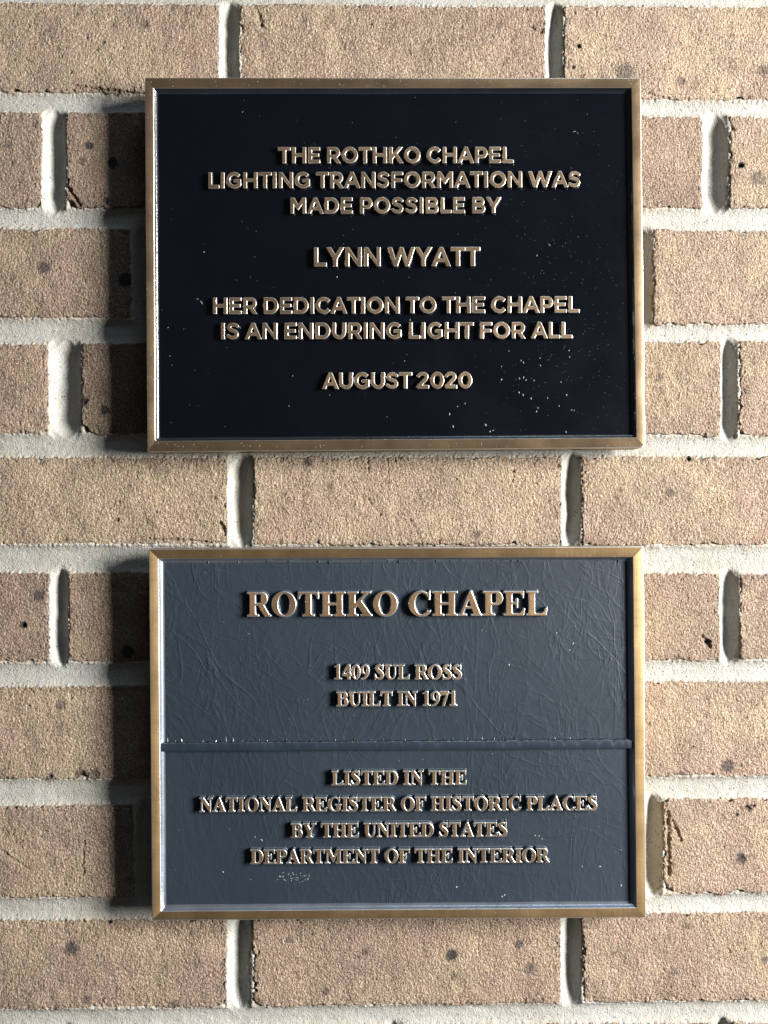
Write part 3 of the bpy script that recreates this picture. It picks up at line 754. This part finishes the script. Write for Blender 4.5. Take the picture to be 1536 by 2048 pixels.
def plaque(name, label, outer_px, inner_px, orad, irad, recess, wall_w, m_face, m_wall, m_field, m_edge, m_up):
    root = bpy.data.objects.new(name, None); COL.objects.link(root)
    root.location = (0, -H1, WZ); root.rotation_euler = (math.radians(90), 0, 0)
    root["label"] = label; root["category"] = "plaque"; root["group"] = "cast bronze plaques on the brick wall"
    mm = lambda p: [np.array([float(v)*1000 for v in loc_xy(x, y, H1)]) for x, y in p]
    oc = mm(outer_px); ic = mm(inner_px)
    def loop(c, r, z, m=None):
        Lp = corner_loop(c, r)
        return [np.append(p, z) for p in Lp]
    back = -13.5
    rg = [loop(inset(oc, 0.5), orad, back), loop(oc, orad, back+0.5), loop(oc, orad, -0.45), loop(inset(oc, .08), orad, -0.2), loop(inset(oc, 0.28), orad, -0.05), loop(inset(oc, .5), orad, 0.0),
          loop(inset(ic, -0.22), [r+.2 for r in irad], 0.0), loop(inset(ic, -0.05), irad, -0.06), loop(inset(ic, 0.12), irad, -0.22),
          loop(inset(ic, 0.12+wall_w*.22), irad, -recess*.44), loop(inset(ic, 0.12+wall_w*.45), irad, -recess*.68), loop(inset(ic, wall_w*.72+.1), irad, -recess*0.87), loop(inset(ic, wall_w+.1), irad, -recess*.97), loop(inset(ic, wall_w+.7), irad, -recess-.06)]
    me = rings_mesh("frame", rg, [m_face, m_wall, m_edge, m_up], [0, 0, 2, 2, 2, 0, 0, 2, 1, 1, 1, 1, 1])
    link("frame", me, root)
    # recessed field, a grid with the gentle unevenness of a casting, and a solid back
    qc = inset(ic, wall_w*0.4)
    nx, ny = 150, 120
    U, V_ = np.meshgrid(np.linspace(0, 1, nx), np.linspace(0, 1, ny))
    P = (qc[3][None, None]*(1-U)[..., None]+qc[2][None, None]*U[..., None])*(1-V_)[..., None]+(qc[0][None, None]*(1-U)[..., None]+qc[1][None, None]*U[..., None])*V_[..., None]
    Z = -recess+0.05*fbm(P[..., 0]/40, P[..., 1]/40, 5, 2)
    V = np.concatenate([P, Z[..., None]], -1).reshape(-1, 3)*0.001
    link("field", mesh_from("field", V, grid_faces(nx, ny), m_field), root)
    bc = inset(oc, 0.5)
    bl = corner_loop(bc, orad); n = len(bl); ctr = sum(bl)/n
    V = np.array([np.append(p, back) for p in bl]+[np.append(ctr, back)])*0.001
    F = np.array([(i, n, (i+1) % n) for i in range(n)])
    link("back_plate", mesh_from("back_plate", V, F, M_BACK, smooth=False), root)
    return root, qc

def dust(root, pts, z, name="dust"):
    """pts: x, y, length px, width px, angle; flat little flakes with real thickness, lying on the surface"""
    V = []; F = []
    for (x, y, l, w, a) in pts:
        X, Y = loc_xy(x, y, H1+z); k = (D-H1)/FPX
        hl, hw, t = l*k*.5, w*k*.5, 0.00005+w*k*.25
        ca, sa = math.cos(a), math.sin(a); b0 = len(V)
        for (u, v, zz) in ((-hl, 0, 0), (0, -hw, 0), (hl, 0, 0), (0, hw, 0), (0, 0, t)):
            V.append((float(X)+u*ca-v*sa, float(Y)+u*sa+v*ca, z+zz))
        F += [(b0, b0+1, b0+4), (b0+1, b0+2, b0+4), (b0+2, b0+3, b0+4), (b0+3, b0, b0+4)]
    o = link(name, mesh_from(name, np.array(V), np.array(F), M_DUST, smooth=False), root)
    o["kind"] = "stuff"
    return o

# upper plaque
P1, q1 = plaque("bronze_plaque", "upper bronze plaque with gloss black field and rounded sans-serif raised lettering, dated August 2020",
    [(289.5, 155), (1281.5, 155.5), (1291, 896), (294.5, 904.5)], [(306.5, 176), (1263, 175), (1273, 875.5), (310.5, 882.5)],
    (.3, .6, 3.4, .4), (.6, .4, .4, 1.2), 2.5, 1.9, M_BRZ1, M_SIDE1, M_BLK, M_EDGE1, M_BRZ1V)
LM1 = [M_BRZK, M_SIDE1, M_EDGE1]
for args in [("THE ROTHKO CHAPEL", 556, 1027, 325.5, 325, 31.2), ("LIGHTING TRANSFORMATION WAS", 415, 1162, 376, 373.5, 31.2),
             ("MADE POSSIBLE BY", 579, 1001, 426.5, 425.5, 31.2), ("LYNN WYATT", 626, 960, 532.5, 531.5, 37.5),
             ("HER DEDICATION TO THE CHAPEL", 424, 1159, 627.5, 624.5, 32), ("IS AN ENDURING LIGHT FOR ALL", 440, 1145, 678, 676, 32),
             ("AUGUST 2020", 645, 945, 777.5, 776, 32)]:
    t, xl, xr, yl, yr, cap = args
    ref = 37.5 if cap > 35 else 31.2
    text_line(P1, t, 'sans', xl, xr, yl, yr, cap, ref, 2.42, 0.66, LM1, -0.15, 0.925 if ref == 37.5 else 0.955, 235)

# lower plaque
P2, q2 = plaque("bronze_plaque", "lower bronze plaque with crinkled slate-grey field, serif raised lettering and a raised divider line",
    [(297.5, 1098), (1287.5, 1092.5), (1292.3, 1835.5), (304, 1841)], [(316.5, 1117), (1266, 1114), (1273, 1816), (321.5, 1823)],
    (.3, .9, 1.2, .5), (.6, .4, .4, .8), 3.0, 2.2, M_BRZ2, M_WALL2, M_SLATE, M_EDGE2, M_BRZ2V)
LM2 = [M_BRZL, M_SIDE2, M_EDGE2]
for args in [("ROTHKO CHAPEL", 494, 1095, 1233, 1230.5, 48), ("1409 SUL ROSS", 667, 924, 1358.5, 1358.5, 28), ("BUILT IN 1971", 673, 915, 1412.5, 1411.5, 28),
             ("LISTED IN THE", 663, 933, 1570.5, 1569.5, 27.5), ("NATIONAL REGISTER OF HISTORIC PLACES", 399, 1195, 1624, 1620.5, 27.5),
             ("BY THE UNITED STATES", 582, 1015, 1675.5, 1673, 27.5), ("DEPARTMENT OF THE INTERIOR", 501, 1098, 1728, 1725, 27.5)]:
    t, xl, xr, yl, yr, cap = args
    ref = 48 if cap > 40 else 27.5
    text_line(P2, t, 'serif', xl, xr, yl, yr, cap, ref, 2.9, 0.9 if ref == 48 else .62, LM2, -0.07, 0.952 if ref == 48 else 0.91, 250)

# raised divider bar of the lower plaque
def divider():
    h = H1-0.0010
    a = [np.array([float(v)*1000 for v in loc_xy(x, y, h)]) for x, y in ((317, 1487.5), (1267, 1480.5), (1267, 1496.5), (317, 1503))]
    n = 420; V = []; F = []
    prof = [(0.0, -3.1, -.7), (0.0, -1.3, -.15), (0, -1.06, 0), (0, -1.0, .12), (1, -1.0, -.12), (1, -1.06, 0), (1, -1.3, .12), (1, -3.1, .5)]
    for i in range(n):
        u = i/(n-1); top = a[0]*(1-u)+a[1]*u; bot = a[3]*(1-u)+a[2]*u
        rag = 0.25*float(gnoise(np.array(i*.35), np.array(.3), 3))+0.5*max(0, float(_hash(np.array(i), np.array(1), 9))-.72)
        for (e, z, off) in prof:
            p = top if e == 0 else bot
            y = p[1]-off if e == 0 else p[1]-off
            if e == 0 and z < -1.05: y += rag*(1 if z > -3 else 1.8)
            V.append((p[0], y, z))
    m = len(prof)
    for i in range(n-1):
        for j in range(m-1): F.append((i*m+j, (i+1)*m+j, (i+1)*m+j+1, i*m+j+1))
    me = mesh_from("divider_bar", np.array(V)*0.001, np.array(F)[:, ::-1], [M_DIV, M_WALL2], np.tile([0, 1, 0, 0, 0, 1, 0], n-1))  # bevels take the pale wall material as painted highlight lines
    link("divider_bar", me, P2)
divider()

# torn casting flash under the frame's top edge and above the divider bar
def flash(y0l, y0r, x0, x1, n, hgt, zb, name="casting_flash", down=True):
    V = []; F = []
    for i in range(n):
        x = x0+(x1-x0)*RNG.random(); y = y0l+(y0r-y0l)*(x-x0)/(x1-x0)
        X, Y = loc_xy(x, y, H1+zb); k = (D-H1)/FPX
        w = RNG.uniform(1.2, 3.0)*k; l = RNG.exponential(hgt)*k*(-1 if down else 1); t = RNG.uniform(.3, 1.0)*0.0007
        s = RNG.uniform(-2.5, 2.5)*k
        X = float(X); Y = float(Y); b0 = len(V)
        V += [(X-w, Y, zb), (X+w, Y, zb), (X+s, Y+l, zb), (X+s*.5, Y+l*.45, zb+t), (X-w*.6, Y-l*.2, zb+t), (X+w*.6, Y-l*.2, zb+t)]
        F += [(b0, b0+2, b0+3), (b0+2, b0+1, b0+3), (b0, b0+3, b0+4), (b0+3, b0+1, b0+5), (b0+3, b0+5, b0+4)]
    o = link(name, mesh_from(name, np.array(V), np.array(F), M_SIDE2, smooth=False), P2)
    o["kind"] = "stuff"
flash(1488, 1481, 322, 1258, 420, 2.6, -0.0030, down=False)
flash(1121, 1118, 322, 1262, 330, 2.0, -0.0030)

# dust, lint and pinholes
z1 = -0.00250; z2 = -0.0030
big = [(1042, 721, 5, 2.5, 1.2), (1047, 725, 7, 2.5, 1.9), (1039, 757, 6, 2.5, 1.9), (1047, 755, 6, 3, 1.4), (1052, 760, 6, 2.5, 1.2), (1068, 761, 5, 2.5, 1), (1080, 716, 5, 2.5, 1.8),
       (1081, 731, 4, 2.5, 1), (1122, 764, 5, 2.5, .9), (1003, 733, 4, 2.5, 1), (1003, 759, 5, 4, 1), (1038, 785, 6, 3, 2), (1046, 790, 7, 3, 1.9), (1062, 797, 6, 3, 1.6), (1133, 790, 6, 4, 1.1),
       (1095, 796, 5, 2.5, 2), (1118, 812, 4, 3, 1), (1073, 823, 6, 3, 1.2), (1076, 816, 5, 2.5, 1), (899, 828, 8, 3, 1.6), (906, 853, 8, 3, 1.6), (971, 850, 7, 5, 2), (980, 863, 5, 4, 1), (986, 861, 5, 3, .2),
       (1132, 864, 6, 3, 1.8), (930, 807, 4, 3, 1), (915, 813, 4, 2.5, 1), (1143, 820, 5, 2.5, .2), (1148, 821, 4, 2.5, 1), (1138, 701, 4, 3, 1), (1139, 714, 4, 3, 1), (1018, 702, 4, 2.5, 1),
       (1099, 490, 10, 2, -.9), (1149, 263, 9, 1.6, .2), (1155, 266, 6, 1.4, -1), (674, 554, 5, 3, 1.5), (408, 504, 4, 3, 1), (485, 224, 3, 2.5, 1), (403, 605, 13, 2.4, -0.95), (395, 598, 6, 2, -.3),
       (635, 301, 3, 2.5, 1), (1074, 511, 5, 2, 1.3), (820, 640, 8, 1.8, 1.5), (668, 300, 4, 2, .9), (809, 722, 3, 2.5, 1), (585, 752, 3, 2.5, 1), (340, 712, 3, 2, 1), (336, 655, 3, 3, 1), (578, 812, 5, 1.5, 1.3), (659, 790, 3, 2.5, 1)]
small = []
for _ in range(420):
    x, y = RNG.normal(1130, 110), RNG.normal(620, 190)
    if 318 < x < 1262 and 185 < y < 872: small.append((x, y, RNG.uniform(.6, 1.6), RNG.uniform(.5, 1.0), RNG.uniform(0, 3.1)))
for _ in range(150):
    x, y = RNG.uniform(320, 1262), RNG.uniform(186, 872)
    small.append((x, y, RNG.uniform(.6, 1.8), RNG.uniform(.5, 1.0), RNG.uniform(0, 3.1)))
big = [(x, y, l*.8, w*.75, a) for x, y, l, w, a in big]
dust(P1, big+small, z1)
d2 = [(x, y, RNG.uniform(1.0, 2.2), RNG.uniform(.8, 1.6), RNG.uniform(0, 3)) for x, y in zip(RNG.uniform(325, 1255, 60), RNG.uniform(1128, 1808, 60))]
d2 += [(1068, 1617, 4, 3, 1), (1078, 1672, 5, 2.5, 1), (1084, 1678, 3, 3, 1), (1070, 1671, 4, 2, .5), (913, 1774, 5, 3.5, 1), (1004, 1793, 7, 3, .6), (1009, 1790, 5, 3, 2), (1164, 1733, 4, 2.5, 1), (1200, 1733, 7, 2.5, .1),
       (1242, 1771, 5, 4, 1), (1146, 1287, 7, 3, .9), (1113, 1266, 4, 3, 1), (1139, 1300, 3, 3, 1), (446, 1744, 4, 4, 1), (523, 1680, 7, 2.5, -.7), (510, 1674, 3, 2, -.7), (1018, 1330, 5, 3, -1)]
for i in range(34):      # scuffed patch under the last line
    d2.append((558+62*i/33+RNG.normal(0, 2), 1755+5*math.sin(i*1.1)+RNG.normal(0, 2.5), RNG.uniform(2, 6), RNG.uniform(.8, 1.5), RNG.uniform(-1, 1)))
dust(P2, d2, z2)
fr = []
for _ in range(170):
    s = RNG.integers(0, 4)
    if s == 0: x, y = RNG.uniform(292, 1278), RNG.uniform(157, 174)
    elif s == 1: x, y = RNG.uniform(298, 1288), RNG.uniform(886, 895)
    elif s == 2: x, y = RNG.uniform(293, 305), RNG.uniform(165, 890)
    else: x, y = RNG.uniform(1268, 1281), RNG.uniform(165, 890)
    fr.append((x, y, RNG.uniform(1, 2.6), RNG.uniform(.8, 2), RNG.uniform(0, 3)))
dust(P1, fr, 0.00001)
